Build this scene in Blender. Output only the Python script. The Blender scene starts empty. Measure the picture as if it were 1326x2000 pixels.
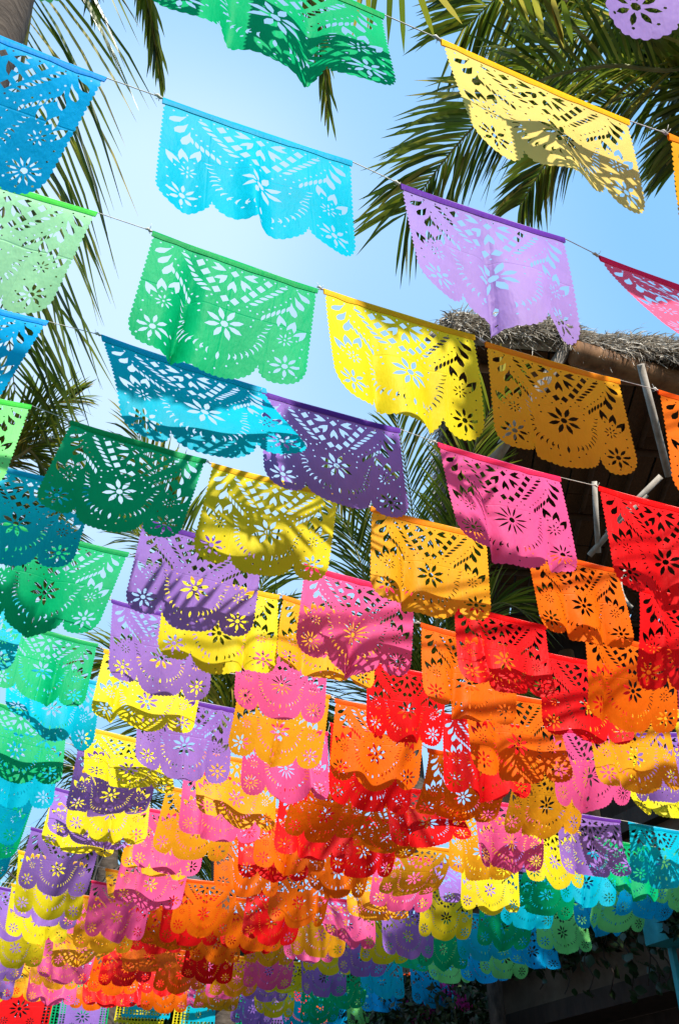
import bpy, math, random
import numpy as np
from mathutils import Vector, Matrix
from mathutils.geometry import delaunay_2d_cdt

random.seed(11)
rng = np.random.default_rng(11)
scene = bpy.context.scene
col = scene.collection
R = math.radians

# ------------------------------------------------------------------ camera, sky, sun, exposure
H = 2.2                                   # cords hang about this far above the lens
CAM = np.array([0.0, 0.0, 1.6])
FPX = 1936.0                              # focal length in photograph pixels (1326 x 2000)
PITCH, ROLL = 0.61255, -0.014
AZ = 0.42379                              # bearing of the cords across the street
fw = np.array([0, math.cos(PITCH), math.sin(PITCH)])
ri0 = np.array([1.0, 0, 0]); up0 = np.array([0, -math.sin(PITCH), math.cos(PITCH)])
ri = math.cos(ROLL) * ri0 + math.sin(ROLL) * up0
up = -math.sin(ROLL) * ri0 + math.cos(ROLL) * up0
S = np.array([math.cos(AZ), math.sin(AZ), 0.0])      # along a cord
N = np.array([-math.sin(AZ), math.cos(AZ), 0.0])     # along the street, away from the camera
Z = np.array([0, 0, 1.0])

cam_data = bpy.data.cameras.new('camera')
cam_data.sensor_fit = 'VERTICAL'; cam_data.sensor_height = 36.0
cam_data.lens = 36.0 * FPX / 2000.0
cam_data.clip_start = 0.02; cam_data.clip_end = 3000
cam = bpy.data.objects.new('camera', cam_data); col.objects.link(cam)
cam.matrix_world = Matrix(((ri[0], up[0], -fw[0], CAM[0]), (ri[1], up[1], -fw[1], CAM[1]),
                           (ri[2], up[2], -fw[2], CAM[2]), (0, 0, 0, 1)))
scene.camera = cam

SUN_EL = R(43); SUN_TURN = R(4)
sb = -(math.cos(SUN_TURN) * N) + math.sin(SUN_TURN) * S
SUN = sb * math.cos(SUN_EL) + Z * math.sin(SUN_EL)   # towards the sun: behind the camera
world = bpy.data.worlds.new('World'); scene.world = world
world.use_nodes = True
wn = world.node_tree.nodes; wl = world.node_tree.links
bg = wn['Background']
sky = wn.new('ShaderNodeTexSky'); sky.sky_type = 'NISHITA'; sky.sun_disc = False
sky.sun_elevation = SUN_EL; sky.sun_rotation = math.atan2(SUN[0], SUN[1])
sky.air_density = 1.25; sky.dust_density = 0.6; sky.ozone_density = 2.2; sky.altitude = 0
flat = wn.new('ShaderNodeMix'); flat.data_type = 'RGBA'; flat.inputs[0].default_value = 0.78      # an even, clear tropical blue
wl.new(sky.outputs[0], flat.inputs[6]); flat.inputs[7].default_value = (1.32, 3.0, 5.1, 1)
wtc = wn.new('ShaderNodeTexCoord'); wmp = wn.new('ShaderNodeMapping'); wl.new(wtc.outputs['Generated'], wmp.inputs[0])
wmp.inputs['Location'].default_value = (-2.38, -2.02, 3.14)
wno = wn.new('ShaderNodeTexNoise'); wno.inputs['Scale'].default_value = 1.1; wno.inputs['Detail'].default_value = 2.0
wl.new(wmp.outputs[0], wno.inputs['Vector'])
wrp = wn.new('ShaderNodeMapRange'); wrp.inputs[1].default_value = 0.42; wrp.inputs[2].default_value = 0.72; wrp.inputs[4].default_value = 0.85
wrp.interpolation_type = 'SMOOTHSTEP'
wl.new(wno.outputs['Fac'], wrp.inputs[0])
veil = wn.new('ShaderNodeMix'); veil.data_type = 'RGBA'                                             # thin high veil of haze
wl.new(wrp.outputs[0], veil.inputs[0]); wl.new(flat.outputs[2], veil.inputs[6]); veil.inputs[7].default_value = (3.2, 4.2, 5.4, 1)
wl.new(veil.outputs[2], bg.inputs[0]); bg.inputs[1].default_value = 0.15
sun_data = bpy.data.lights.new('sun', 'SUN'); sun_data.energy = 5.0; sun_data.angle = R(0.35)
sun_data.color = (1.0, 0.95, 0.87)
sun = bpy.data.objects.new('sun', sun_data); col.objects.link(sun)
sun.rotation_euler = Vector(-SUN).to_track_quat('-Z', 'Y').to_euler()
scene.view_settings.view_transform = 'Standard'; scene.view_settings.look = 'None'
scene.view_settings.gamma = 1.0; scene.view_settings.use_curve_mapping = False
scene.view_settings.exposure = 0.66
scene.cycles.max_bounces = 8; scene.cycles.transparent_max_bounces = 8
scene.cycles.diffuse_bounces = 4; scene.cycles.transmission_bounces = 6; scene.cycles.glossy_bounces = 2
scene.cycles.caustics_reflective = False; scene.cycles.caustics_refractive = False

# ------------------------------------------------------------------ helpers
def ray(x, y):
    d = fw + ri * (x - 663) / FPX + up * (1000 - y) / FPX
    return d
def on_plane(x, y, D):            # point of the cord plane D (in H) seen at that photograph place
    d = ray(x, y); k = D * H / (d @ N); return CAM + d * k
def at(x, y, dist):               # point at that range
    d = ray(x, y); return CAM + d / np.linalg.norm(d) * dist
def at_z(x, y, z):                # point at that height above the lens
    d = ray(x, y); return CAM + d * (z / d[2])
def at_t(x, y, t):                # point on the vertical plane t across the street
    d = ray(x, y); return CAM + d * (t * H / (d @ S))
def proj(P):
    v = np.asarray(P) - CAM; d = v @ fw
    return 663 + FPX * (v @ ri) / d, 1000 - FPX * (v @ up) / d, d
def cord(t, D, z):
    return CAM + S * t * H + N * D * H + Z * z * H

def tag(o, label=None, cat=None, group=None, kind=None):
    if label: o['label'] = label
    if cat: o['category'] = cat
    if group: o['group'] = group
    if kind: o['kind'] = kind
    return o
def empty(name, loc):
    o = bpy.data.objects.new(name, None); o.location = Vector(loc); o.empty_display_size = 0.1
    col.objects.link(o); return o
def mesh_np(name, verts, faces, mats, smooth=True):
    me = bpy.data.meshes.new(name)
    if isinstance(faces, np.ndarray):
        n = faces.shape[1]
        me.vertices.add(len(verts)); me.vertices.foreach_set('co', np.ascontiguousarray(verts, dtype=np.float32).ravel())
        me.loops.add(faces.size); me.loops.foreach_set('vertex_index', np.ascontiguousarray(faces, dtype=np.int32).ravel())
        me.polygons.add(len(faces))
        me.polygons.foreach_set('loop_start', np.arange(0, faces.size, n, dtype=np.int32))
        me.update(calc_edges=True); me.validate()
    else:
        me.from_pydata([tuple(v) for v in verts], [], faces); me.update()
    if smooth: me.polygons.foreach_set('use_smooth', [True] * len(me.polygons))
    for m in (mats if isinstance(mats, (list, tuple)) else [mats]): me.materials.append(m)
    return me
def link(name, me, parent=None, loc=None):
    o = bpy.data.objects.new(name, me); col.objects.link(o)
    if loc is not None: o.location = Vector(loc)
    if parent is not None: o.parent = parent
    return o
class MB:                                            # collects simple solids into one mesh
    def __init__(s): s.v = []; s.f = []
    def add(s, v, f):
        b = len(s.v); s.v += [tuple(p) for p in v]; s.f += [tuple(i + b for i in q) for q in f]
    def box(s, c, X, Y, Zv):
        c, X, Y, Zv = map(np.asarray, (c, X, Y, Zv))
        v = [c + a * X + b * Y + d * Zv for a in (-1, 1) for b in (-1, 1) for d in (-1, 1)]
        s.add(v, [(0, 1, 3, 2), (4, 6, 7, 5), (0, 4, 5, 1), (2, 3, 7, 6), (0, 2, 6, 4), (1, 5, 7, 3)])
    def tube(s, pts, rad, n=8, cap=True):
        pts = [np.asarray(p, float) for p in pts]; m = len(pts)
        rad = rad if hasattr(rad, '__len__') else [rad] * m
        ref = None; rings = []
        for i, p in enumerate(pts):
            t = pts[min(i + 1, m - 1)] - pts[max(i - 1, 0)]; t = t / (np.linalg.norm(t) + 1e-9)
            if ref is None: ref = np.cross(t, [0.31, 0.52, 0.8])
            a = ref - t * (ref @ t); a = a / (np.linalg.norm(a) + 1e-9); ref = a; b = np.cross(t, a)
            rings.append([p + rad[i] * (math.cos(2 * math.pi * k / n) * a + math.sin(2 * math.pi * k / n) * b) for k in range(n)])
        v = [q for r_ in rings for q in r_]
        f = [(i * n + k, i * n + (k + 1) % n, (i + 1) * n + (k + 1) % n, (i + 1) * n + k) for i in range(m - 1) for k in range(n)]
        if cap: f += [tuple(range(n - 1, -1, -1)), tuple((m - 1) * n + k for k in range(n))]
        s.add(v, f)
    def build(s, name, mat, parent=None, origin=None, smooth=False):
        o0 = np.zeros(3) if origin is None else np.asarray(origin)
        me = mesh_np(name, [np.asarray(p) - o0 for p in s.v], s.f, mat, smooth)
        return link(name, me, parent, None if (parent is not None or origin is None) else origin)

# ------------------------------------------------------------------ materials
def nodes_of(name):
    m = bpy.data.materials.new(name); m.use_nodes = True
    nt = m.node_tree
    for n in list(nt.nodes): nt.nodes.remove(n)
    out = nt.nodes.new('ShaderNodeOutputMaterial')
    return m, nt, out
def ramp(nt, stops):
    r_ = nt.nodes.new('ShaderNodeValToRGB'); e = r_.color_ramp.elements
    e[0].position, e[0].color = stops[0][0], (*stops[0][1], 1)
    e[1].position, e[1].color = stops[-1][0], (*stops[-1][1], 1)
    for p, c in stops[1:-1]:
        k = e.new(p); k.color = (*c, 1)
    return r_
def noise(nt, scale, detail=4, rough=0.6, stretch=None, coord='Object', seed=True):
    tc = nt.nodes.new('ShaderNodeTexCoord'); mp = nt.nodes.new('ShaderNodeMapping')
    nt.links.new(tc.outputs[coord], mp.inputs[0])
    if stretch: mp.inputs['Scale'].default_value = stretch
    if seed:
        oi = nt.nodes.new('ShaderNodeObjectInfo'); mu = nt.nodes.new('ShaderNodeMath'); mu.operation = 'MULTIPLY'
        mu.inputs[1].default_value = 37.0; nt.links.new(oi.outputs['Random'], mu.inputs[0])
        nt.links.new(mu.outputs[0], mp.inputs['Location'])
    n = nt.nodes.new('ShaderNodeTexNoise'); n.inputs['Scale'].default_value = scale
    n.inputs['Detail'].default_value = detail; n.inputs['Roughness'].default_value = rough
    nt.links.new(mp.outputs[0], n.inputs['Vector'])
    return n
def film(name, c, clear=0.0, through=0.40, gloss=0.008):
    m, nt, out = nodes_of(name); L = nt.links
    def mixc(a, b): return tuple(x * y for x, y in zip(a, b))
    n1 = noise(nt, 5.0, 3, 0.55)
    lo = tuple(x * 0.86 for x in c); hi = tuple(min(0.93, x * 1.06) for x in c)
    rp = ramp(nt, [(0.32, lo), (0.68, hi)]); L.new(n1.outputs['Fac'], rp.inputs[0])
    n2 = noise(nt, 11.0, 4, 0.66, (1, 1, 0.45)); n3 = n2
    ad = nt.nodes.new('ShaderNodeMath'); ad.operation = 'MULTIPLY_ADD'; ad.inputs[1].default_value = 0.12
    L.new(n3.outputs['Fac'], ad.inputs[0]); L.new(n2.outputs['Fac'], ad.inputs[2])
    uvn = nt.nodes.new('ShaderNodeUVMap'); uvn.uv_map = 'sheet'; sx = nt.nodes.new('ShaderNodeSeparateXYZ'); L.new(uvn.outputs[0], sx.inputs[0])
    hgt = ad.outputs[0]
    for ax, at_, wd_, amt in (('X', 0.5, 0.010, 0.30), ('Y', 0.40, 0.008, 0.26), ('X', 0.245, 0.007, 0.16), ('X', 0.755, 0.007, 0.16)):   # packing folds
        q1 = nt.nodes.new('ShaderNodeMath'); q1.operation = 'SUBTRACT'; q1.inputs[1].default_value = at_; L.new(sx.outputs[ax], q1.inputs[0])
        q2 = nt.nodes.new('ShaderNodeMath'); q2.operation = 'ABSOLUTE'; L.new(q1.outputs[0], q2.inputs[0])
        q3 = nt.nodes.new('ShaderNodeMapRange'); q3.inputs[2].default_value = wd_; q3.inputs[3].default_value = amt; q3.inputs[4].default_value = 0; L.new(q2.outputs[0], q3.inputs[0])
        q4 = nt.nodes.new('ShaderNodeMath'); q4.operation = 'MULTIPLY_ADD'; L.new(q3.outputs[0], q4.inputs[0]); L.new(n1.outputs['Fac'], q4.inputs[1]); L.new(hgt, q4.inputs[2]); hgt = q4.outputs[0]
    bp = nt.nodes.new('ShaderNodeBump'); bp.inputs['Strength'].default_value = 0.5; bp.inputs['Distance'].default_value = 0.012
    L.new(hgt, bp.inputs['Height'])
    df = nt.nodes.new('ShaderNodeBsdfDiffuse'); tr = nt.nodes.new('ShaderNodeBsdfTranslucent')
    tp = nt.nodes.new('ShaderNodeBsdfTransparent'); gl = nt.nodes.new('ShaderNodeBsdfGlossy')
    gl.inputs['Roughness'].default_value = 0.5
    tp.inputs['Color'].default_value = (*[min(1, x ** 0.7) for x in c], 1)
    for b in (df, tr): L.new(rp.outputs[0], b.inputs['Color'])
    for b in (df, tr, gl): L.new(bp.outputs[0], b.inputs['Normal'])
    a = nt.nodes.new('ShaderNodeMixShader'); a.inputs[0].default_value = through
    L.new(df.outputs[0], a.inputs[1]); L.new(tr.outputs[0], a.inputs[2])
    b = nt.nodes.new('ShaderNodeMixShader'); b.inputs[0].default_value = clear
    L.new(a.outputs[0], b.inputs[1]); L.new(tp.outputs[0], b.inputs[2])
    g = nt.nodes.new('ShaderNodeMixShader'); g.inputs[0].default_value = gloss
    L.new((b if clear > 0 else a).outputs[0], g.inputs[1]); L.new(gl.outputs[0], g.inputs[2])
    L.new(g.outputs[0], out.inputs[0])
    return m
def surf(name, stops, scale=6, rough=0.8, bump=0.3, stretch=None, detail=6, spec=0.3, dist=0.02):
    m, nt, out = nodes_of(name); L = nt.links
    n1 = noise(nt, scale, detail, 0.62, stretch); rp = ramp(nt, stops); L.new(n1.outputs['Fac'], rp.inputs[0])
    p = nt.nodes.new('ShaderNodeBsdfPrincipled'); p.inputs['Roughness'].default_value = rough
    p.inputs['Specular IOR Level'].default_value = spec
    L.new(rp.outputs[0], p.inputs['Base Color'])
    bp = nt.nodes.new('ShaderNodeBump'); bp.inputs['Strength'].default_value = bump; bp.inputs['Distance'].default_value = dist
    L.new(n1.outputs['Fac'], bp.inputs['Height']); L.new(bp.outputs[0], p.inputs['Normal'])
    L.new(p.outputs[0], out.inputs[0]); return m
def leafy(name, stops, rough=0.4, through=0.3, spec=0.4):
    m, nt, out = nodes_of(name); L = nt.links
    g = nt.nodes.new('ShaderNodeNewGeometry'); rp = ramp(nt, stops)
    L.new(g.outputs['Random Per Island'], rp.inputs[0])
    p = nt.nodes.new('ShaderNodeBsdfPrincipled'); p.inputs['Roughness'].default_value = rough
    p.inputs['Specular IOR Level'].default_value = spec
    L.new(rp.outputs[0], p.inputs['Base Color'])
    t = nt.nodes.new('ShaderNodeBsdfTranslucent'); L.new(rp.outputs[0], t.inputs['Color'])
    a = nt.nodes.new('ShaderNodeMixShader'); a.inputs[0].default_value = through
    L.new(p.outputs[0], a.inputs[1]); L.new(t.outputs[0], a.inputs[2]); L.new(a.outputs[0], out.inputs[0])
    return m

COL = {  # linear film colours
    'lime': (0.25, 0.86, 0.22), 'green': (0.0, 0.47, 0.16), 'yellow': (0.93, 0.73, 0.015), 'gold': (0.93, 0.42, 0.012),
    'orange': (0.93, 0.17, 0.003), 'red': (0.88, 0.008, 0.010), 'pink': (0.92, 0.11, 0.33), 'purple': (0.34, 0.17, 0.60),
    'cyan': (0.0, 0.50, 0.70), 'blue': (0.0, 0.43, 0.86)}
WORD = {'lime': 'lime green', 'green': 'emerald green', 'yellow': 'yellow', 'gold': 'golden orange', 'orange': 'bright orange',
        'red': 'scarlet red', 'pink': 'hot pink', 'purple': 'purple', 'cyan': 'turquoise', 'blue': 'sky blue'}
FILM = {k: film('film_' + k, c) for k, c in COL.items()}
HEMC = {k: tuple(x ** 1.35 for x in c) for k, c in COL.items()}
HEMC['pink'] = (0.85, 0.02, 0.10); HEMC['gold'] = (0.9, 0.27, 0.005); HEMC['purple'] = (0.13, 0.03, 0.33)
HEMC['lime'] = (0.05, 0.62, 0.05); HEMC['yellow'] = (0.9, 0.48, 0.005)
HEM = {k: film('hem_' + k, c, 0.0, 0.3, 0.008) for k, c in HEMC.items()}
M_STRING = surf('cord_fibre', [(0.3, (0.42, 0.38, 0.31)), (0.7, (0.66, 0.62, 0.54))], 60, 0.9, 0.2)
M_LEAF = leafy('palm_leaf', [(0.0, (0.04, 0.075, 0.008)), (0.35, (0.12, 0.18, 0.014)), (0.75, (0.29, 0.32, 0.025)), (1.0, (0.50, 0.39, 0.07))], 0.30, 0.48, 0.5)
M_RACHIS = surf('palm_rachis', [(0.3, (0.16, 0.17, 0.04)), (0.7, (0.34, 0.33, 0.13))], 9, 0.5, 0.1)
M_TRUNK = surf('palm_trunk', [(0.3, (0.035, 0.026, 0.02)), (0.7, (0.11, 0.085, 0.065))], 7, 0.9, 0.8, (1, 1, 3))
M_STRAW = leafy('thatch_straw', [(0.0, (0.10, 0.085, 0.07)), (0.5, (0.44, 0.38, 0.30)), (1.0, (0.78, 0.71, 0.60))], 0.7, 0.1, 0.2)
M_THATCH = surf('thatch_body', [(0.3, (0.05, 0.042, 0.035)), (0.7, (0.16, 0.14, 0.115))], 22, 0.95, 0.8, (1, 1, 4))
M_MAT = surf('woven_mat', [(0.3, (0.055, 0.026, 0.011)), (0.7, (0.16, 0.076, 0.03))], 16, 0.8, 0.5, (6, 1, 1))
M_POLE = surf('bleached_pole', [(0.25, (0.20, 0.165, 0.125)), (0.75, (0.55, 0.48, 0.40))], 7, 0.7, 0.25, (1, 1, 0.2))
M_LOG = surf('brown_log', [(0.3, (0.14, 0.062, 0.024)), (0.7, (0.34, 0.17, 0.07))], 6, 0.65, 0.3, (1, 1, 0.25))
M_DARKLOG = surf('dark_log', [(0.3, (0.04, 0.019, 0.009)), (0.7, (0.11, 0.055, 0.024))], 6, 0.7, 0.3, (1, 1, 0.25))  # darker log tone for rafters and purlins
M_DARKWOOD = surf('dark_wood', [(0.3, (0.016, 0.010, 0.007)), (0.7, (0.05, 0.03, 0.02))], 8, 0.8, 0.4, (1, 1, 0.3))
M_PLASTER = surf('tan_plaster', [(0.3, (0.10, 0.062, 0.038)), (0.7, (0.17, 0.112, 0.072))], 5, 0.95, 0.35)
M_GROUND = surf('street_ground', [(0.3, (0.045, 0.04, 0.036)), (0.7, (0.10, 0.09, 0.078))], 3, 0.95, 0.5)

# ------------------------------------------------------------------ the pierced sheet, cut as real holes
HT = 0.88
def lens(cx, cy, ang, L, w, n=3):
    ca, sa = math.cos(ang), math.sin(ang); p = []
    for i in range(n + 1):
        s = -1 + 2 * i / n; p.append((s * L / 2, w / 2 * (1 - s * s)))
    for i in range(1, n):
        s = 1 - 2 * i / n; p.append((s * L / 2, -w / 2 * (1 - s * s)))
    return [(cx + x * ca - y * sa, cy + x * sa + y * ca) for x, y in p]
def moon(cx, cy, ang, L, w):
    ca, sa = math.cos(ang), math.sin(ang)
    p = [(-L / 2, 0), (-L / 5, w * .8), (L / 5, w * .8), (L / 2, 0), (L / 5, w * .2), (-L / 5, w * .2)]
    return [(cx + x * ca - y * sa, cy + x * sa + y * ca) for x, y in p]
def disc(cx, cy, r_, n=6):
    return [(cx + r_ * math.cos(2 * math.pi * k / n + .3), cy + r_ * math.sin(2 * math.pi * k / n + .3)) for k in range(n)]
def drop(hx, hy, tx, ty, r_, bend):
    a = math.atan2(hy - ty, hx - tx); L = math.hypot(hx - tx, hy - ty); ca, sa = math.cos(a), math.sin(a)
    p = [(0, 0), (L * .35, r_ * .45 + bend * .6), (L * .7, r_ * .95 + bend * .5), (L, r_ * .7), (L + r_ * .75, 0), (L, -r_ * .75), (L * .7, -r_ * .8 + bend * .5), (L * .35, -r_ * .25 + bend * .6)]
    return [(tx + x * ca - y * sa, ty + x * sa + y * ca) for x, y in p]
def tulip(cx, cy, ang, L, w):            # point at +ang, swallow-tail behind
    ca, sa = math.cos(ang), math.sin(ang)
    p = [(L * .55, 0), (L * .2, w * .34), (-L * .15, w * .5), (-L * .5, w * .42), (-L * .12, 0), (-L * .5, -w * .42), (-L * .15, -w * .5), (L * .2, -w * .34)]
    return [(cx + x * ca - y * sa, cy + x * sa + y * ca) for x, y in p]
def diamond(cx, cy, h, tilt=0.0):
    return [(cx + h * math.cos(k * math.pi / 2 + tilt), cy + h * 1.05 * math.sin(k * math.pi / 2 + tilt)) for k in range(4)]
def flower(cx, cy, n, r0, r1, w, rc, ph=0.0):
    out = [disc(cx, cy, rc, 7)]
    for k in range(n):
        a = 2 * math.pi * k / n + ph
        out.append(lens(cx + (r0 + r1) / 2 * math.cos(a), cy + (r0 + r1) / 2 * math.sin(a), a, r1 - r0, w))
    return out
def scallop(curve, per, amp, k=3):
    c = np.array(curve); seg = np.hypot(*np.diff(c, axis=0).T); s = np.r_[0, np.cumsum(seg)]
    nb = max(2, round(s[-1] / per)); ss = np.linspace(0, s[-1], nb * k + 1)
    x = np.interp(ss, s, c[:, 0]); y = np.interp(ss, s, c[:, 1])
    tx = np.gradient(x); ty = np.gradient(y); l = np.hypot(tx, ty) + 1e-9
    b = amp * np.abs(np.sin(np.pi * ss / s[-1] * nb)) ** 0.8
    return [(a, d) for a, d in zip(x + b * (ty * -1) / l * 1.0, y + b * tx / l)]
def arc(p0, p1, depth, n=14, q=0.62):
    out = []
    for i in range(n + 1):
        s = i / n; a = (1 - abs(2 * s - 1) ** 2.6) ** q
        out.append((p0[0] + (p1[0] - p0[0]) * s, p0[1] + (p1[1] - p0[1]) * s + depth * a))
    return out
def outline():
    y1 = 0.715; nx, ny = 0.272, 0.735
    left = [(0.0, 0.0)] + scallop([(0.012, 0.06), (0.008, y1)], 0.034, 0.010)
    c = left + scallop(arc((0.008, y1), (nx, ny), 0.115), 0.034, 0.009)[1:]
    c += scallop(arc((nx, ny), (1 - nx, ny), 0.145), 0.034, 0.009)[1:]
    c += scallop(arc((1 - nx, ny), (0.992, y1), 0.115), 0.034, 0.009)[1:]
    c += scallop([(0.992, y1), (0.988, 0.06)], 0.034, 0.010)[1:] + [(1.0, 0.0)]
    return c
def motif(petals=8, fine=True):
    hs = []; half = []
    V = HT
    for h_, t_, r_ in (((.050, .160), (.122, .090), .024), ((.078, .245), (.132, .150), .025), ((.116, .328), (.147, .212), .025)):
        half.append(drop(h_[0], h_[1] * V, t_[0], t_[1] * V, r_, -0.012))
    for u, v in ((.205, .105), (.228, .145), (.254, .185), (.281, .220), (.308, .255), (.334, .292), (.360, .330)):
        half.append(lens(u, v * V, R(14), .058, .022))
    for u, v in ((.158, .285), (.186, .315), (.213, .340), (.240, .366), (.266, .393), (.293, .422)):
        half.append(lens(u, v * V, R(72), .058, .020))
    for u, v in ((.298, .112), (.336, .178), (.374, .244), (.413, .308), (.470, .362)):
        half.append(diamond(u, v * V, .028, R(10)))
    half.append(tulip(.402, .108 * V, R(8), .084, .056)); half.append(tulip(.430, .196 * V, R(-50), .084, .056))
    for u, v, a in ((.062, .500, 232), (.118, .440, 258), (.190, .412, 288)):
        half.append(tulip(u, v * V, R(a), .088, .056))
    half += flower(.150, .575 * V, 8, .018, .050, .011, .007)
    half += flower(.128, .805 * V, petals, .026, .088, .024 if petals == 8 else .013, .019, R(4))
    for u, v in ((.250, .470), (.258, .508), (.270, .545)):
        half.append(moon(u, v * V, R(16), .042, .012))
    if fine:
        for u, v in ((.155, .180), (.178, .225), (.205, .265), (.237, .300), (.268, .335), (.300, .372), (.330, .405), (.372, .395), (.395, .370),
                     (.082, .560), (.128, .500), (.182, .480), (.050, .700), (.050, .790), (.055, .880), (.128, .915), (.205, .880), (.222, .790), (.205, .690),
                     (.300, .600), (.310, .680), (.345, .470), (.352, .530), (.345, .770), (.385, .860), (.440, .905), (.408, .820), (.045, .620), (.435, .420)):
            half.append(disc(u, v * V, .0068, 5))
        for k in range(7): half.append(disc(.055 + k * .068, .078 * V, .0065, 5))
    for k in range(9):
        a = R(182 - k * 9.6); r_ = .212
        half.append(moon(.5 + r_ * math.cos(a) * 1.04, .60 * V + r_ * math.sin(a) * .98, a - R(14), .050, .015))
    hs = list(half) + [[(1 - x, y) for x, y in reversed(h)] for h in half]
    hs.append(diamond(.5, .120 * V, .026)); hs.append(tulip(.5, .240 * V, R(-90), .084, .056))
    hs += flower(.5, .575 * V, petals, .028, .118 if petals == 8 else .124, .034 if petals == 8 else .016, .023, R(22.5))
    hs.append(lens(.5, .845 * V, R(90), .06, .020))
    if fine: hs.append(disc(.5, .95 * V, .0065, 5)); hs.append(disc(.5, .41 * V, .0065, 5))
    return outline(), hs
def lattice():                             # squared sheet with a pierced border, of the farther garland
    o = [(0, 0), (0, .95)]
    nz = 14
    for k in range(nz): o += [((k + .5) / nz, 1.0), ((k + 1) / nz, .95)]
    o += [(1, 0)]
    hs = []
    def sq(x, y, a): hs.append([(x - a, y - a), (x + a, y - a), (x + a, y + a), (x - a, y + a)])
    for k in range(15):
        for j in range(2):
            sq(.045 + j * .062, .10 + k * .056, .021); sq(1 - .045 - j * .062, .10 + k * .056, .021)
    for k in range(11):
        sq(.19 + k * .062, .884, .021); sq(.19 + k * .062, .826, .021)
    hs += flower(.5, .45, 10, .05, .17, .035, .035) + flower(.3, .66, 8, .02, .07, .018, .014) + flower(.7, .66, 8, .02, .07, .018, .014)
    hs += flower(.3, .25, 8, .02, .07, .018, .014) + flower(.7, .25, 8, .02, .07, .018, .014)
    return o, hs
def cut(outl, holes, gu, gv):
    ys = max(p[1] for p in outl)
    verts = []; faces = []
    def poly(p):
        b = len(verts); verts.extend(Vector(q) for q in p); faces.append(list(range(b, b + len(p))))
    area = lambda p: sum(p[i - 1][0] * p[i][1] - p[i][0] * p[i - 1][1] for i in range(len(p)))
    poly(outl if area(outl) > 0 else outl[::-1])
    for h in holes: poly(h if area(h) > 0 else h[::-1])
    for i in range(1, gu):
        for j in range(0, gv):
            verts.append(Vector((i / gu + (0.2 / gu if j % 2 else -0.2 / gu), (j + .5) / gv * ys)))
    v, e, f, ov, oe, of = delaunay_2d_cdt(verts, [], faces, 0, 1e-5)
    tri = [t for t, o in zip(f, of) if o == [0]]
    return np.array([(p[0], p[1]) for p in v]), np.array(tri, dtype=np.int32)
SHEET = {'fine8': cut(*motif(8), 30, 24), 'fine12': cut(*motif(12), 30, 24), 'far': cut(*motif(8, False), 16, 13), 'lattice': cut(*lattice(), 12, 10)}

def deform(uv, P0, P1, w, swing, curl, lean, folds, waves, tilt=0.0, pinch=0.0):
    """Hang a sheet between two points: swing and curl bend it about the cord, lean carries it along the cord, folds and waves billow it."""
    u, y = uv[:, 0], uv[:, 1] * 0.94; v = uv[:, 1] / HT
    e = P1 - P0; L = np.linalg.norm(e); e = e / L
    uu = .5 + (u - .5) * (1 - pinch * v); off = np.zeros_like(u)
    for (u0, fwid, dep, gat) in folds:
        g = (u - u0) / fwid; b = np.exp(-g * g)
        off += 0.6 * dep * b * np.clip((v - .04) * 1.25, 0, 1.3)
        uu -= gat * g * b * np.clip(v, 0, 1) ** 1.2
    for (a, k, ph, sk) in waves:
        off += a * np.sin(2 * math.pi * (k * (u + sk * v) + ph)) * np.clip(v, 0, 1.2) ** 1.15
    down = np.zeros_like(u); out = np.zeros_like(u); K = 10
    for i in range(K):
        s = (i + .5) / K * v
        th = swing * np.clip(s * 6, 0, 1) + curl * s ** 2 + tilt * (u - .5) * s
        down += np.cos(th) * y / K; out += np.sin(th) * y / K
    sag = 4 * u * (1 - u) * 0.012
    P = P0 + e * (uu * L)[:, None] + e * (lean * y * w)[:, None] - Z * ((down + sag) * w)[:, None] + N * ((out + off) * w)[:, None]
    return P

def set_uv(me, uv):
    lay = me.uv_layers.new(name='sheet'); vi = np.empty(len(me.loops), dtype=np.int32); me.loops.foreach_get('vertex_index', vi)
    lay.data.foreach_set('uv', np.ascontiguousarray(uv[vi], dtype=np.float32).ravel())
def make_flag(colour, P0, P1, label, group, fine='fine8', swing=0.0, curl=0.0, lean=0.0, folds=(), waves=(), tilt=0.0, w=None, name='paper_flag', film_of=None, pinch=0.0):
    w = w or 0.227 * H
    uv, tri = SHEET[fine]
    mid = (P0 + P1) / 2
    root = empty(name, mid)
    tag(root, label, 'flag', group)
    P = deform(uv, P0, P1, w, swing, curl, lean, folds, waves, tilt, pinch) - mid
    me = mesh_np('sheet', P, tri, film_of or FILM[colour]); set_uv(me, uv); sh = link('sheet', me, root)
    # folded hem over the cord
    nu = 15 if fine.startswith('fine') else 7
    prof = [(0.044, 0.0035), (0.026, 0.006), (0.004, 0.0075), (-0.007, 0.0), (0.004, -0.0075), (0.026, -0.006), (0.042, -0.0035)]
    us = np.linspace(-0.004, 1.004, nu)
    hv = []; jit = rng.normal(0, 0.0035, nu)
    for (py, pn) in prof:
        Q = deform(np.c_[us, np.full(nu, max(py, 0.0)) + (jit if py > .02 else 0)], P0, P1, w, swing, curl, lean, folds, waves, tilt)
        if py < 0: Q = Q + Z * (-py * w)
        hv.append(Q + N * (-pn * w))
    hv = np.concatenate(hv) - mid; nr = len(prof)
    hf = np.array([(r_ * nu + i, r_ * nu + i + 1, (r_ + 1) * nu + i + 1, (r_ + 1) * nu + i) for r_ in range(nr - 1) for i in range(nu - 1)], dtype=np.int32)
    link('hem', mesh_np('hem', hv, hf, HEM[colour]), root)
    return root

# ------------------------------------------------------------------ ground
g = mesh_np('ground', [(-400, -400, 0), (400, -400, 0), (400, 400, 0), (-400, 400, 0)], [(0, 1, 2, 3)], M_GROUND, False)
tag(link('ground', g), kind='structure')

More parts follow.
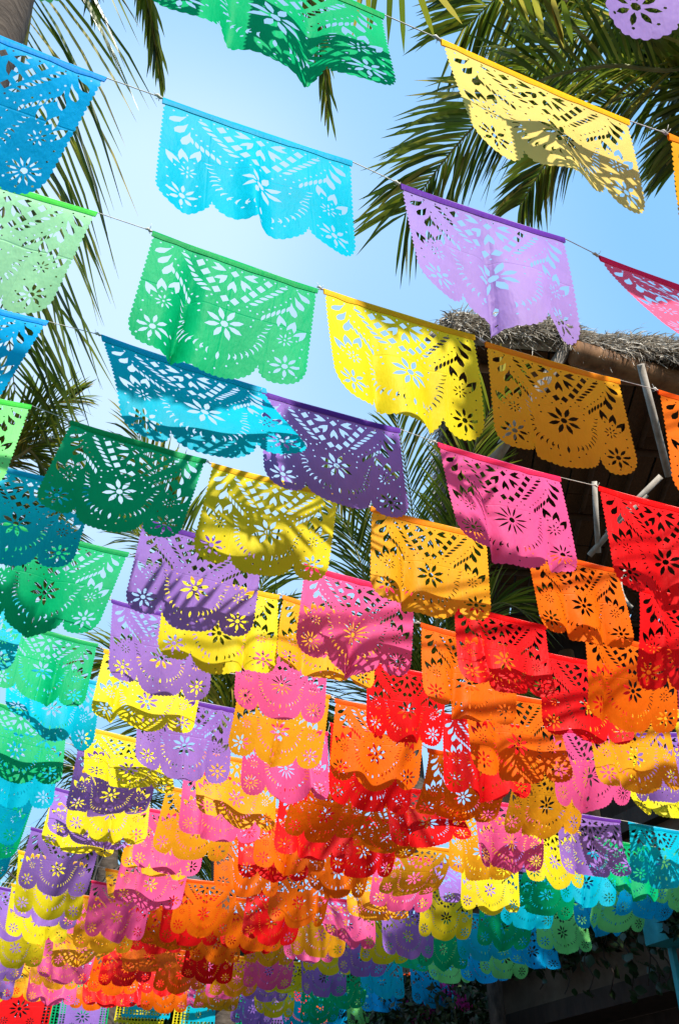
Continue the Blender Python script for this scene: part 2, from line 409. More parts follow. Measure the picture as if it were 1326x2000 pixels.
# ------------------------------------------------------------------ garlands of flags
EVEN = ['lime', 'green', 'yellow', 'gold', 'orange', 'red', 'pink', 'purple', 'cyan', 'blue']
ODD = EVEN[::-1]
ORD = ['first', 'second', 'third', 'fourth', 'fifth', 'sixth', 'seventh', 'eighth', 'ninth', 'tenth', 'eleventh', 'twelfth', 'thirteenth', 'fourteenth',
       'fifteenth', 'sixteenth', 'seventeenth', 'eighteenth', 'nineteenth', 'twentieth', 'twenty-first', 'twenty-second', 'twenty-third', 'twenty-fourth',
       'twenty-fifth', 'twenty-sixth', 'twenty-seventh', 'twenty-eighth', 'twenty-ninth']
ROWD = [.285, .47, .68, .89, 1.11, 1.295, 1.475, 1.64, 1.81, 2.0, 2.19]
while ROWD[-1] < 5.1: ROWD.append(ROWD[-1] + (.185 if ROWD[-1] < 3.3 else .225))
PX = {0: {2: (1165, -252, 1610, -35)},  # photograph places of the two upper corners of flags that can be read off
    1: {1: (318, -165, 748, 28), 2: (862, 78, 1225, 235), 3: (1305, 262, 1650, 405)},
    2: {0: (-170, 0, 208, 152), 1: (320, 192, 686, 315), 2: (783, 360, 1100, 465), 3: (1170, 500, 1450, 600)},
    3: {0: (-140, 311, 190, 415), 1: (300, 452, 620, 565), 2: (633, 565, 925, 655), 3: (948, 668, 1208, 742), 4: (1285, 762, 1520, 825)},
    4: {0: (-210, 545, 95, 628), 1: (200, 655, 518, 760), 2: (512, 765, 780, 838), 3: (855, 865, 1092, 932), 4: (1168, 950, 1390, 1008)},
    5: {0: (-220, 730, 62, 792), 1: (140, 822, 403, 898), 2: (415, 905, 662, 965), 3: (725, 990, 950, 1045), 4: (1025, 1068, 1205, 1112), 5: (1245, 1145, 1440, 1185)},
    6: {1: (-60, 895, 190, 955), 2: (280, 1013, 515, 1078), 3: (595, 1102, 810, 1160), 4: (885, 1178, 1065, 1222), 5: (1138, 1228, 1312, 1270)},
    7: {1: (10, 1020, 252, 1080), 2: (325, 1110, 545, 1163), 3: (553, 1163, 740, 1215), 4: (822, 1217, 1010, 1265), 5: (1053, 1272, 1225, 1305), 6: (1318, 1322, 1480, 1350)},
    8: {1: (-150, 1120, 65, 1172), 2: (219, 1171, 415, 1216), 3: (465, 1232, 640, 1272), 4: (715, 1290, 870, 1322), 5: (900, 1335, 1085, 1372), 6: (1140, 1372, 1300, 1392)},
    9: {1: (8, 1208, 192, 1258), 2: (205, 1268, 402, 1308), 3: (470, 1318, 645, 1358), 4: (655, 1365, 830, 1395), 5: (862, 1392, 1025, 1418), 6: (1078, 1420, 1225, 1430)},
    10: {1: (15, 1290, 197, 1332), 2: (275, 1345, 458, 1384), 3: (475, 1398, 640, 1430), 4: (645, 1412, 810, 1445), 5: (835, 1462, 990, 1484), 6: (915 + 90, 1482, 1150, 1486), 7: (1190, 1462, 1335, 1462)},
}
# hand-set hang of the nearest flags: (swing, curl, lean, folds, waves, tilt)
HANG = {
    (1, 1): (-.12, .0, -.02, [(.33, .07, .10, .03), (.66, .07, .12, .03)], [(.02, 1.6, .2, .1)], -.1),
    (1, 2): (-.05, .0, -.01, [(.45, .16, -.15, .0)], [(.02, 1.3, .6, .15)], .08, .14),
    (2, 0): (.45, .1, -.24, [(.55, .2, .08, .0)], [(.03, 1.2, .1, 0)], 0),
    (2, 1): (-.02, -.15, .02, [(.16, .11, .13, .03), (.45, .07, -.17, .045)], [(.035, 1.8, .4, 0)], .1),
    (2, 2): (-.03, .05, .03, [(.47, .05, .15, .045), (.75, .12, -.08, .02)], [(.03, 1.6, .75, 0)], .25),
    (2, 3): (-.25, .15, .12, [(.3, .12, -.12, .03)], [(.04, 1.5, .3, 0)], .65, .1),
    (3, 0): (.42, .1, -.20, [(.6, .1, -.08, .02)], [(.03, 1.8, .1, 0)], 0),
    (3, 1): (.08, .05, -.08, [(.275, .055, .24, .055)], [(.02, 1.3, .5, 0)], -.1),
    (3, 2): (-.02, .05, .05, [(.30, .07, .13, .04), (.64, .07, .10, .03)], [(.03, 1.5, .0, 0)], .4),
    (3, 3): (.0, .0, -.02, [(.30, .05, .06, .015)], [(.014, 2.4, .3, 0)], 0),
    (3, 4): (.0, .1, -.06, [], [(.025, 1.5, .3, 0)], 0),
    (4, 0): (.35, .2, -.30, [], [(.03, 1.2, .3, 0)], 0),
    (4, 1): (-.44, .30, .22, [(.25, .14, .08, .02)], [(.03, 1.3, .5, 0)], -.55),
    (4, 2): (-.04, -.2, .02, [], [(.018, 1.4, .1, 0)], .1),
    (4, 3): (.02, .0, .10, [(.33, .07, .16, .05), (.78, .06, .10, .03)], [(.025, 1.4, .6, 0)], .25),
    (4, 4): (.0, .1, -.02, [(.45, .08, .08, .02)], [(.025, 1.5, .6, 0)], 0),
    (5, 1): (.0, -.1, -.20, [(.3, .1, .05, .0)], [(.014, 1.3, .6, 0)], 0),
    (5, 2): (.0, .1, -.12, [(.3, .16, .05, .0)], [(.015, 1.0, .2, 0)], 0),
    (5, 3): (.0, -.05, -.06, [(.30, .07, .18, .05)], [(.018, 1.3, .5, 0)], .1),
    (5, 4): (.0, .1, .08, [(.33, .07, .12, .03), (.72, .07, .12, .03)], [(.02, 1.5, .1, 0)], .1),
    (6, 1): (.0, .1, -.12, [], [(.025, 1.4, .4, 0)], 0),
    (6, 2): (.0, .1, -.08, [(.4, .12, .08, .0)], [(.02, 1.2, .3, 0)], 0),
    (6, 3): (.0, .1, -.10, [(.5, .06, .18, .05)], [(.02, 1.2, .8, 0)], 0),
}
LOOK = {
    (0, 2): 'purple pierced flag cut off by the upper frame corner, before palm fronds',
    (1, 1): 'emerald green pierced flag high against open sky, between two palm tips',
    (1, 2): 'pale yellow pierced flag blown sideways in front of the sunlit palm crown',
    (1, 3): 'golden orange flag of which only one corner shows beside the pale yellow flag',
    (2, 0): 'sky blue pierced flag at the upper edge beside the drooping palm trunk',
    (2, 1): 'turquoise pierced flag with a dark middle fold, alone against pale sky',
    (2, 2): 'lavender purple flag with one deep crease hanging above the thatched roof',
    (2, 3): 'pink flag blown nearly flat above the thatch, with a bright red hem',
    (3, 0): 'pale lime green flag below the sky blue flag, over palm leaflets',
    (3, 1): 'emerald green flag with a sharp dark fold beside its white central flower',
    (3, 2): 'bright yellow flag whose far corner swings in front of the thatched eave',
    (3, 3): 'shaded brown-gold flag hanging flat in front of the thatched roof',
    (3, 4): 'orange flag cut by the frame, beside the shaded brown-gold flag',
    (4, 0): 'sky blue flag cut by the frame under the pale lime green flag',
    (4, 1): 'turquoise flag blown up level under the emerald one, showing its rolled hem',
    (4, 2): 'dark purple shaded flag hanging between turquoise and hot pink ones',
    (4, 3): 'hot pink flag striped by leaf shadows before the dark thatch ceiling',
    (4, 4): 'scarlet red flag cut by the frame in front of the thatch ceiling',
    (5, 0): 'lime green flag sliver over palm leaflets at the frame edge',
    (5, 1): 'deep green shaded flag hanging over the lower palm frond',
    (5, 2): 'yellow flag barred with diagonal palm-leaf shadows',
    (5, 3): 'golden orange flag with one shaded lobe, under the dark purple flag',
    (5, 4): 'orange flag in front of the thatch ceiling, below the hot pink flag',
    (6, 1): 'teal blue shaded flag tucked under the deep green flag',
}
PALE_LIT = {(1, 2): film('film_yellow_lit', (0.90, 0.66, 0.16)), (2, 2): film('film_purple_lit', (0.41, 0.27, 0.68)), (0, 2): film('film_purple_lit', (0.46, 0.29, 0.72)),
        (3, 0): film('film_lime_lit', (0.48, 0.92, 0.45)), (2, 3): film('film_pink_lit', (0.92, 0.13, 0.26))}   # paler film copies, strong front light put into their colour
P_COL, T0 = .27, 1.18
def zmodel(t, k=0): return .985 + (.085 if t < 1 or k < 10 else -.012) * (t - 1.0) ** 2
hidden = set()
flag_count = 0
strings = []
for k, D in enumerate(ROWD):
    names = EVEN if k % 2 else ODD
    ex = {}
    for c, q in PX.get(k, {}).items():
        ex[c] = (on_plane(q[0], q[1], D), on_plane(q[2], q[3], D))
    bz = 0.0; bt = 0.0
    if ex:
        bz = np.mean([((p[0] - CAM)[2] / H - zmodel((p[0] - CAM) @ S / H)) for p in ex.values()])
        bt = np.mean([((p[0] - CAM) @ S / H - (T0 + (c - 5) * P_COL)) for c, p in ex.items()])
    else:
        bz = random.uniform(-.03, .03); bt = random.uniform(.015, .06)
    ends = []
    sway = random.uniform(-.08, .08)
    for c in range(10):
        if c in ex: P0, P1 = ex[c]
        else:
            if ex:
                ks = sorted(ex); near = min(ks, key=lambda q: abs(q - c))
                t0 = (ex[near][0] - CAM) @ S / H + (c - near) * P_COL
                zb = (ex[near][0] - CAM)[2] / H - zmodel((ex[near][0] - CAM) @ S / H)
            else:
                t0 = T0 + (c - 5) * P_COL + bt + random.uniform(-.022, .022); zb = bz + random.uniform(-.008, .008)
            wd = .227 * random.uniform(.97, 1.02)
            P0 = cord(t0, D, zmodel(t0, k) + zb); P1 = cord(t0 + wd, D, zmodel(t0 + wd, k) + zb)
        ends.append((P0, P1))
        m = (P0 + P1) / 2 - Z * .2; x, y, dd = proj(m)
        sc = FPX * .5 / max(dd, .2)
        if x < -sc * .95 or x > 1326 + sc * .95 or y < -sc * 1.3 or y > 2000 + sc or dd < .2: continue
        if k > 11 and random.random() < .035: continue
        colour = names[c]
        if (k, c) in HANG:
            sw, cu, le, fo, wa, ti, *pz = HANG[(k, c)]; pz = pz[0] if pz else 0.0
        else:
            pz = random.uniform(0, .04); amp = 1.0 if k < 10 else 1.6
            sw = random.gauss(.02, .07) * amp; cu = abs(random.gauss(.1, .25)) * amp * random.choice((1, 1, -1)); le = -.05 + sway + random.gauss(0, .05)
            ti = random.gauss(0, .25) * amp
            fo = []
            if random.random() < .75: fo.append((random.choice((.275, .30, .5, .68, .725)) + random.gauss(0, .03), random.uniform(.045, .085), random.choice((-1, 1, 1, 1)) * random.uniform(.10, .20), random.uniform(.025, .055)))
            if random.random() < .3: fo.append((random.uniform(.15, .85), random.uniform(.1, .2), random.uniform(-.12, .12), 0))
            wa = [(random.uniform(.018, .04) * amp, random.uniform(1.0, 2.6), random.random(), random.uniform(-.15, .15))]
            if k >= 10 and random.random() < .42:
                sw += random.choice((-1, 1)) * random.uniform(.3, .7); cu += random.uniform(-.5, .7); ti += random.uniform(-.8, .8)
        near_n = [names[i] for i in (c - 1, c + 1) if 0 <= i < 10]
        lab = LOOK.get((k, c)) or f"{WORD[colour]} pierced flag on the {ORD[k]} cord down, " + (f"next to its {WORD[near_n[0]]} flag" if len(near_n) == 1 else f"between {near_n[0]} and {near_n[1]} flags")
        fine = ('fine12' if colour in ('pink', 'blue') else 'fine8') if k <= 13 else 'far'
        make_flag(colour, P0, P1, lab, 'flags strung over the street', fine, sw, cu, le, fo, wa, ti, w=float(np.clip(np.linalg.norm(P1 - P0), .9 * .227 * H, 1.14 * .227 * H)), film_of=PALE_LIT.get((k, c)), pinch=pz)
        flag_count += 1
    strings.append((k, D, ends))

def make_string(k, D, ends):
    pts = []
    L0 = ends[0][0]; R1 = ends[-1][1]
    tL = (L0 - CAM) @ S / H; tR = (R1 - CAM) @ S / H
    a = L0 + (-S * max(.1, tL + .30) * H) + Z * .12 * H * max(.1, tL + .3); b = R1 + S * max(.05, 2.72 - tR) * H + Z * .10
    pts.append(a)
    for P0, P1 in ends:
        pts += [P0, (P0 + P1) / 2 - Z * .006, P1]
    pts.append(b)
    mb = MB(); r_ = .0015 if k < 8 else .0022
    mb.tube(pts, r_, 5); root_at = pts[0]
    root = empty('cord', root_at)
    tag(root, f"thin pale cord carrying the {ORD[k]} row of flags down", 'cord', 'cords over the street')
    mb.build('strand', M_STRING, root, root_at, True)
    if k < 10:
        for P0, P1 in ends[:7]:
            kb = MB(); q = P0 - S * .012
            kb.tube([q - S * .012, q - S * .004 + Z * .004, q + S * .004 - Z * .003, q + S * .012], [.002, .0045, .004, .002], 6)
            for _ in range(3):
                d = rng.normal(0, 1, 3); d /= np.linalg.norm(d); kb.tube([q, q + d * .010, q + d * .016 + Z * .010], [.0009, .0009, .0006], 4)
            kb.build('knot', M_STRING, root, root_at, True)
for s_ in strings: make_string(*s_)
print('flags', flag_count)

# ------------------------------------------------------------------ palms
def spline(pts, n):
    p = [np.asarray(q, float) for q in pts]; p = [2 * p[0] - p[1]] + p + [2 * p[-1] - p[-2]]; out = []
    m = len(p) - 3
    for i in range(n + 1):
        s = min(i / n * m, m - 1e-6); k = int(s); f = s - k; a, b, c, d = p[k:k + 4]
        out.append(.5 * ((2 * b) + (c - a) * f + (2 * a - 5 * b + 4 * c - d) * f * f + (3 * b - a - 3 * c + d) * f ** 3))
    return np.array(out)
def frond(parent, origin, pts, leaf=.7, n=62, droop=.35, width=.034, spread=50, roll=0.0, mat=None, f0=.10):
    """One palm leaf: a tapering rachis with two ranks of narrow drooping leaflets."""
    c = spline(pts, 40); seg = np.linalg.norm(np.diff(c, axis=0), axis=1); s = np.r_[0, np.cumsum(seg)]; L = s[-1]
    V = []; F = []
    for i in range(n):
        f = f0 + (1 - f0) * (i + .5) / n
        p = np.array([np.interp(f * L, s, c[:, k]) for k in range(3)])
        q = np.array([np.interp(min(f + .03, 1) * L, s, c[:, k]) for k in range(3)]) - np.array([np.interp((f - .03) * L, s, c[:, k]) for k in range(3)])
        T = q / (np.linalg.norm(q) + 1e-9)
        side = np.cross(T, Z)
        if np.linalg.norm(side) < .15: side = np.cross(T, N)
        side /= np.linalg.norm(side); upv = np.cross(side, T)
        cr, sr = math.cos(roll), math.sin(roll); side, upv = side * cr + upv * sr, upv * cr - side * sr
        ll = leaf * (math.sin(math.pi * (.16 + .72 * f)) ** .7) * random.uniform(.85, 1.1)
        for sg in (-1, 1):
            a = R(spread - 24 * f + random.gauss(0, 5)); d0 = side * sg * math.sin(a) + T * math.cos(a) + upv * random.uniform(.08, .3)
            d0 /= np.linalg.norm(d0)
            wv = np.cross(d0, upv); wv /= np.linalg.norm(wv) + 1e-9
            wv = wv * .82 + upv * sg * random.uniform(-.2, .6)
            dr = droop * random.uniform(.6, 1.5); b = len(V); K = 4
            for j in range(K + 1):
                g = j / K; pos = p + d0 * ll * g - Z * dr * ll * g ** 2.2
                wj = width * (.55 + .9 * g) * (1 - g) ** .55 if j < K else .0015
                wj = max(wj, .0015) * (1.0 if j else .5)
                V += [pos - wv * wj / 2, pos + wv * wj / 2]
            F += [(b + 2 * j, b + 2 * j + 1, b + 2 * j + 3, b + 2 * j + 2) for j in range(K)]
    fr = link('frond', mesh_np('frond', np.array(V) - origin, np.array(F, dtype=np.int32), mat or M_LEAF), parent)
    mb = MB(); mb.tube(c[::2], list(np.linspace(.026, .004, len(c[::2]))), 6)
    mb.build('rachis', M_RACHIS, fr, origin, True)
    return fr
def palm(label, crown, fronds, base=None, rad=(.19, .13), rng_=None, **kw):
    """crown: (x, y, range); fronds: lists of (x, y[, range]) photograph places, or world points."""
    C = at(*crown)
    B = np.array([C[0] + .25, C[1] + .2, 0.0]) if base is None else np.asarray(base)
    root = empty('palm_tree', B); tag(root, label, 'palm tree')
    mb = MB(); pts = spline([B, B * .6 + C * .4 + np.array([.12, .05, 0]), C], 26)
    mb.tube(pts, [rad[0] + (rad[1] - rad[0]) * i / 26 + (.012 if i % 2 else 0) for i in range(27)], 14)
    tr = mb.build('trunk', M_TRUNK, root, B, True)
    for fpts in fronds:
        kf = dict(kw)
        if isinstance(fpts, tuple): kf.update(fpts[1]); fpts = fpts[0]
        w = [C] + [at(q[0], q[1], q[2] if len(q) > 2 else crown[2]) if not isinstance(q, np.ndarray) else q for q in fpts]
        frond(root, B, w, **kf)
    return root
def spray(C, n, L, up_=.5, seed=1, skip=()):
    """Outward arching fronds round a crown, as world points."""
    r_ = random.Random(seed); out = []
    for k in range(n):
        if k in skip: continue
        a = 2 * math.pi * (k + r_.uniform(-.2, .2)) / n; d = np.array([math.cos(a), math.sin(a), 0]); l = L * r_.uniform(.85, 1.1); u_ = up_ * r_.uniform(.4, 1.3)
        tip = [proj(C + d * l * g_ + Z * (u_ * .15 - .18) * l * g_) for g_ in (.5, .95)]
        if any(q[2] > 0 and -160 < q[0] < 1480 and -60 < q[1] < 2100 for q in tip): continue
        out.append([C + d * l * .35 + Z * u_ * l * .45, C + d * l * .7 + Z * u_ * l * .45, C + d * l * .95 + Z * (u_ * .15 - .18) * l])
    return out

c1 = (95, -330, 10.08); C1 = at(*c1)
palm('palm with a dark trunk whose drooping fronds hang beside the sky blue flag', c1,
     [([(70, -60, 9.30), (30, 230, 8.84), (5, 480, 8.53), (30, 770, 8.53)], dict(leaf=1.32, spread=58, n=64)), ([(240, -190, 9.61), (285, -20, 9.61), (312, 140, 9.61)], dict(leaf=0.34, spread=30)),
      ([(400, -330, 9.92), (560, -130, 9.92), (620, 60, 9.92), (642, 215, 9.92)], dict(leaf=0.40, spread=34)), ([(150, -160, 9.77), (172, -90, 9.61), (185, 10, 9.61)], dict(leaf=0.31, spread=30))] + spray(C1, 9, 3.7, .9, 3),
     base=np.array([C1[0] - .5, C1[1] + .4, 0]), rad=(.36, .26), leaf=0.96, n=58, droop=.55, width=0.046)
c3 = (1490, 70, 10.08); C3 = at(*c3)
palm('tall sunlit palm with broad fronds spreading behind the pale yellow flag', c3,
     [[(1326, 135, 9.92), (1190, 128, 9.61), (1060, 155, 9.30), (950, 225, 9.15), (870, 310, 8.99), (790, 420, 8.99)],
      [(1400, -70, 9.92), (1230, -130, 9.61), (1040, -60, 9.46), (900, 60, 9.30)],
      ([(1370, 150, 10.08), (1200, 195, 10.08), (1095, 280, 9.92), (1015, 400, 9.92)], dict(leaf=0.65)),
      ([(1440, 150, 10.08), (1370, 210, 10.08), (1318, 330, 10.08)], dict(leaf=0.62)), [(1440, 30, 10.23), (1330, 10, 10.54), (1180, 40, 10.70), (1010, 150, 10.85)]] + spray(C3, 8, 4.6, .6, 5),
     base=np.array([C3[0] + .5, C3[1] + .6, 0]), rad=(.32, .22), leaf=0.96, n=100, droop=.38, width=0.056, spread=58)
c4 = (800, 1440, 14.6); C4 = at(*c4)
palm('young palm with upright fronds rising behind the dark purple flag', c4,
     [[(812, 1220), (806, 1010), (772, 800)], [(865, 1160, 14), (922, 890, 13.2), (985, 745, 12.8)], [(735, 1210), (690, 1060), (630, 950)],
      [(895, 1270), (965, 1180), (1040, 1200)], [(715, 1340), (620, 1290), (545, 1330)], [(880, 1350), (960, 1330), (1030, 1390)],
      [(770, 1240), (735, 1060), (700, 920)], [(845, 1300), (880, 1140), (900, 1010)]], leaf=1.15, n=70, droop=.22, width=.055)
c5 = (430, 1440, 15.4); C5 = at(*c5)
palm('shaded palm filling the gap behind the lavender and yellow flags', c5,
     [[(395, 1250), (335, 1100), (250, 1030)], [(475, 1250), (525, 1120), (610, 1050)], [(440, 1300), (430, 1180), (415, 1070)], [(330, 1340), (240, 1290), (170, 1330)],
      [(520, 1350), (600, 1370), (650, 1450)], [(370, 1400), (310, 1440), (270, 1540)], [(385, 1180), (320, 970), (262, 830)], [(480, 1330), (540, 1240), (630, 1210)]],
     leaf=1.3, n=70, droop=.3, width=.06)
c6 = (-70, 930, 8.6)
palm('palm with yellow-green fronds fanning out below the pale lime green flag', c6,
     [[(10, 850), (80, 800), (150, 775)], [(20, 900), (90, 860), (140, 880)], [(0, 880), (60, 880), (110, 960)],
      [(-10, 960), (60, 1000), (130, 1060)], [(0, 990), (40, 1060), (70, 1160)]], leaf=.5, n=70, droop=.3, width=.026)
c7 = (215, 1590, 16.0)
palm('distant dark palm with hanging fronds between the lowest purple and golden flags', c7,
     [[(178, 1610), (165, 1690), (168, 1790)], [(150, 1600), (110, 1650), (95, 1740)], [(270, 1560), (350, 1590), (395, 1690)], [(240, 1540), (300, 1500), (380, 1520)],
      [(190, 1530), (150, 1500), (80, 1520)], [(205, 1660), (190, 1740), (182, 1840)], [(300, 1600), (340, 1650), (352, 1700)]], leaf=1.2, n=54, droop=.5, width=.06, rad=(.2, .14))
# the palm behind the camera whose leaves throw stripes over the yellow flag
def towards_sun(x, y, D, tau): return on_plane(x, y, D) + SUN * tau
cs = on_plane(330, 1000, 1.3) + SUN * 3.6
def shade_pts(a, b, D, t0, t1): return [towards_sun(a[0], a[1], D, t0), towards_sun((a[0] + b[0]) / 2, (a[1] + b[1]) / 2, D, (t0 + t1) / 2), towards_sun(b[0], b[1], D, t1)]
rt = empty('palm_tree', np.array([cs[0] - 1.2, cs[1] - 1.6, 0])); tag(rt, 'palm beside the camera whose leaves stripe the yellow flag with shade', 'palm tree')
B8 = np.array(rt.location); C8 = np.array([cs[0] - 1.6, cs[1] - 1.2, cs[2] + .3])
mb = MB(); mb.tube(spline([B8, (B8 + C8) / 2 + np.array([-.15, 0, 0]), C8], 20), list(np.linspace(.22, .15, 21)), 12); mb.build('trunk', M_TRUNK, rt, B8, True)
frond(rt, B8, [C8] + shade_pts((330, 960), (730, 1040), 1.295, 2.1, 2.05), leaf=.46, n=22, droop=.0, width=.040, spread=60, f0=.72)
frond(rt, B8, [C8] + shade_pts((780, 900), (960, 975), 1.11, 2.3, 2.2), leaf=.24, n=9, droop=.0, width=.04, spread=64, f0=.82)
for a_ in (170, 200, 230, 255):                           # the rest of its crown leans away from the street
    d = np.array([math.cos(R(a_)), math.sin(R(a_)), 0]); frond(rt, B8, [C8, C8 + d * .9 + Z * .5, C8 + d * 1.8 + Z * .4, C8 + d * 2.4 - Z * .3], leaf=.6, n=40)

SHADE = [(1085, 790, .89, 4.6, .30), (1085, 860, .89, 4.6, .28), (270, 1010, 1.295, 4.8, .26), (150, 1000, 1.295, 4.8, .22), (640, 880, 1.11, 4.4, .24), (255, 950, 1.295, 4.8, .25), (85, 1000, 1.475, 4.5, .25), (175, 930, 1.295, 4.9, .2), (720, 910, 1.11, 4.3, .2), (1010, 760, .89, 4.7, .22), (1160, 820, .89, 4.6, .22)]  # added leaf clumps, each set on a sun ray to darken one flag
shade_at = [(towards_sun(x_, y_ + 18, d_, t_), r_ * .78) for x_, y_, d_, t_, r_ in SHADE]
# ------------------------------------------------------------------ palapa roof
ZR = 4.3 * H
ea, eb = at_z(890, 680, ZR), at_z(1700, 752, ZR)             # eave ends
ed = (eb - ea) / np.linalg.norm(eb - ea); el = np.linalg.norm(eb - ea)
inn = np.array([-ed[1], ed[0], 0.0])                          # away from the eave, under the roof
fa = at_z(885, 1290, ZR) - ea; depth = fa @ inn; slew = (fa @ ed) / depth
def rp(u, v, dz=0.0): return ea + ed * u + (inn + ed * slew) * v + Z * dz   # along the eave, under the roof, up
roof = empty('palapa_roof', ea); tag(roof, 'thatched palm roof with pole rafters and woven mat ceiling behind the flags', 'roof')
def part(name, mb, mat, smooth=False, parent=roof, origin=ea): return mb.build(name, mat, parent, origin, smooth)
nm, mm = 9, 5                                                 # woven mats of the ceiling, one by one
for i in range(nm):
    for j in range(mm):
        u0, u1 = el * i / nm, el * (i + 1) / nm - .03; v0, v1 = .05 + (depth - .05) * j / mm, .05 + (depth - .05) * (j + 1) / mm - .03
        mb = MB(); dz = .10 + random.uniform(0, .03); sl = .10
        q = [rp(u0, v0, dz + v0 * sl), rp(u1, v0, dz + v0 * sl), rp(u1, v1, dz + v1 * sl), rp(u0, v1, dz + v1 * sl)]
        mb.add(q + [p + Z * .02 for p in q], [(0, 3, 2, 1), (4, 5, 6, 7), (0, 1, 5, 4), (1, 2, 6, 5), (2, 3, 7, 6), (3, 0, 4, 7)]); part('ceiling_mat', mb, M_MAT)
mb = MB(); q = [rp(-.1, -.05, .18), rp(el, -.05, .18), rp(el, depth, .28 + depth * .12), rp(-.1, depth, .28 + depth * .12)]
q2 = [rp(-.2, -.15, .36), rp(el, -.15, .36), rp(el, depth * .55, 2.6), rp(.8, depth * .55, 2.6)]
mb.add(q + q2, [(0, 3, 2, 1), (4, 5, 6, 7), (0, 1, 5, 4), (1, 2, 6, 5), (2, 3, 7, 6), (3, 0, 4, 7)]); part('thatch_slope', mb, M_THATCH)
# shaggy eave: straw strands
V = []; F = []
def strand(p, d, l, w):
    b = len(V); sd = np.cross(d, rng.normal(0, 1, 3)); sd /= np.linalg.norm(sd) + 1e-9
    for j, (g_, ww) in enumerate(((0, 1), (.5, .8), (1, .15))):
        c_ = p + d * l * g_ - Z * l * .45 * g_ * g_; V.extend([c_ - sd * w * ww, c_ + sd * w * ww])
    F.extend([(b, b + 1, b + 3, b + 2), (b + 2, b + 3, b + 5, b + 4)])
for i in range(7500):
    u_ = rng.uniform(-.08, el * .62); hgt = rng.uniform(.02, .48); bump = .09 * math.sin(u_ * 1.9) + .06 * math.sin(u_ * 5.1 + 1)
    p = rp(u_, -.12 + (hgt - .3) * .35 + rng.normal(0, .05), hgt + bump)
    d = -inn * rng.uniform(.2, 1.0) + ed * rng.normal(0, .55) - Z * rng.uniform(-.1, .6); d /= np.linalg.norm(d)
    strand(p, d, rng.uniform(.15, .38), rng.uniform(.005, .015))
for i in range(1500):                                         # side fringe over the gable end
    v_ = rng.uniform(0, depth * .6); p = rp(-.1 + rng.normal(0, .05), v_, .15 + rng.uniform(0, .4) + v_ * .12)
    d = -ed * rng.uniform(.3, 1) + inn * rng.normal(0, .5) - Z * rng.uniform(0, .8); d /= np.linalg.norm(d); strand(p, d, rng.uniform(.15, .4), .01)
fr = link('thatch_fringe', mesh_np('thatch_fringe', np.array(V) - ea, np.array(F, dtype=np.int32), M_STRAW, False), roof); fr['kind'] = 'stuff'
mb = MB(); mb.tube([rp(-.4, -.10, .07), rp(el * .5, -.10, .10), rp(el, -.10, .07)], .065, 10); part('eave_pole', mb, M_POLE, True)
mb = MB(); mb.tube([rp(-.3, .35, .02), rp(el, .35, .02)], .07, 10); part('eave_pole', mb, M_LOG, True)
la, lb = at_z(1122, 690, ZR - .25), at_z(1500, 800, ZR - .25)
mb = MB(); mb.tube([la, (la + lb) / 2, lb], .17, 14); part('beam', mb, M_LOG, True)
pa, pb = at_z(1108, 675, ZR - .02), at(960, 905, 13.4)
mb = MB(); mb.tube([pa, (pa + pb) / 2, pb], .085, 12); part('rafter', mb, M_POLE, True)
for i, u_ in enumerate(np.linspace(.3, el - .4, 9)):
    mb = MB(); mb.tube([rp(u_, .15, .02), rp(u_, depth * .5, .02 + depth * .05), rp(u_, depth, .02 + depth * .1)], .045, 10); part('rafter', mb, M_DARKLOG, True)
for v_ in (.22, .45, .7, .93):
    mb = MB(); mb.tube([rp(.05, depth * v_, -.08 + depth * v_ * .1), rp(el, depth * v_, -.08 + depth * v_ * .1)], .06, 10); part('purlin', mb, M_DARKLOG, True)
for (x0, y0, x1, y1, r_) in ((1250, 712, 1305, 930, .045), (1150, 1085, 1262, 965, .04), (1185, 1040, 1290, 930, .04), (1160, 940, 1168, 1080, .035)):
    mb = MB(); A_ = at(x0, y0, 12.6 if y0 < 800 else 13.6); B_ = at(x1, y1, 12.9 if y0 < 800 else 13.6); mb.tube([A_, (A_ + B_) / 2 + Z * .02, B_], r_, 10); part('brace', mb, M_POLE, True)
mb = MB(); hp = at(1237, 1150, 13.2)                          # bent hoop under the roof
mb.tube([hp + np.array([.16 * math.sin(a) * -1, 0, .30 * math.cos(a)]) for a in np.linspace(.3, 2.7, 9)], .022, 6); part('hoop', mb, M_POLE, True)
for (u_, v_) in ((.8, depth * .93), (el * .4, depth * .93), (el - .5, depth * .93), (el * .62, .6), (el - .3, .6)):
    p = rp(u_, v_, 0); mb = MB(); mb.tube([np.array([p[0], p[1], CAM[2] + 1.2 * H]), p], .16, 12); part('post', mb, M_LOG, True)
mb = MB()                                                     # back wall of the terrace
b0, b1 = rp(.3, depth * .97, 0), rp(el, depth * .97, 0)
mb.add([np.array([b0[0], b0[1], 0]), np.array([b1[0], b1[1], 0]), b1 + Z * depth * .1, b0 + Z * depth * .1,
        np.array([b0[0], b0[1], 0]) + inn * .2, np.array([b1[0], b1[1], 0]) + inn * .2, b1 + inn * .2 + Z * depth * .1, b0 + inn * .2 + Z * depth * .1],
       [(0, 1, 2, 3), (5, 4, 7, 6), (3, 2, 6, 7), (1, 5, 6, 2), (4, 0, 3, 7)])
bw = mb.build('terrace_wall', M_DARKWOOD, None, b0); tag(bw, 'dark wooden back wall under the thatched roof', 'wall')

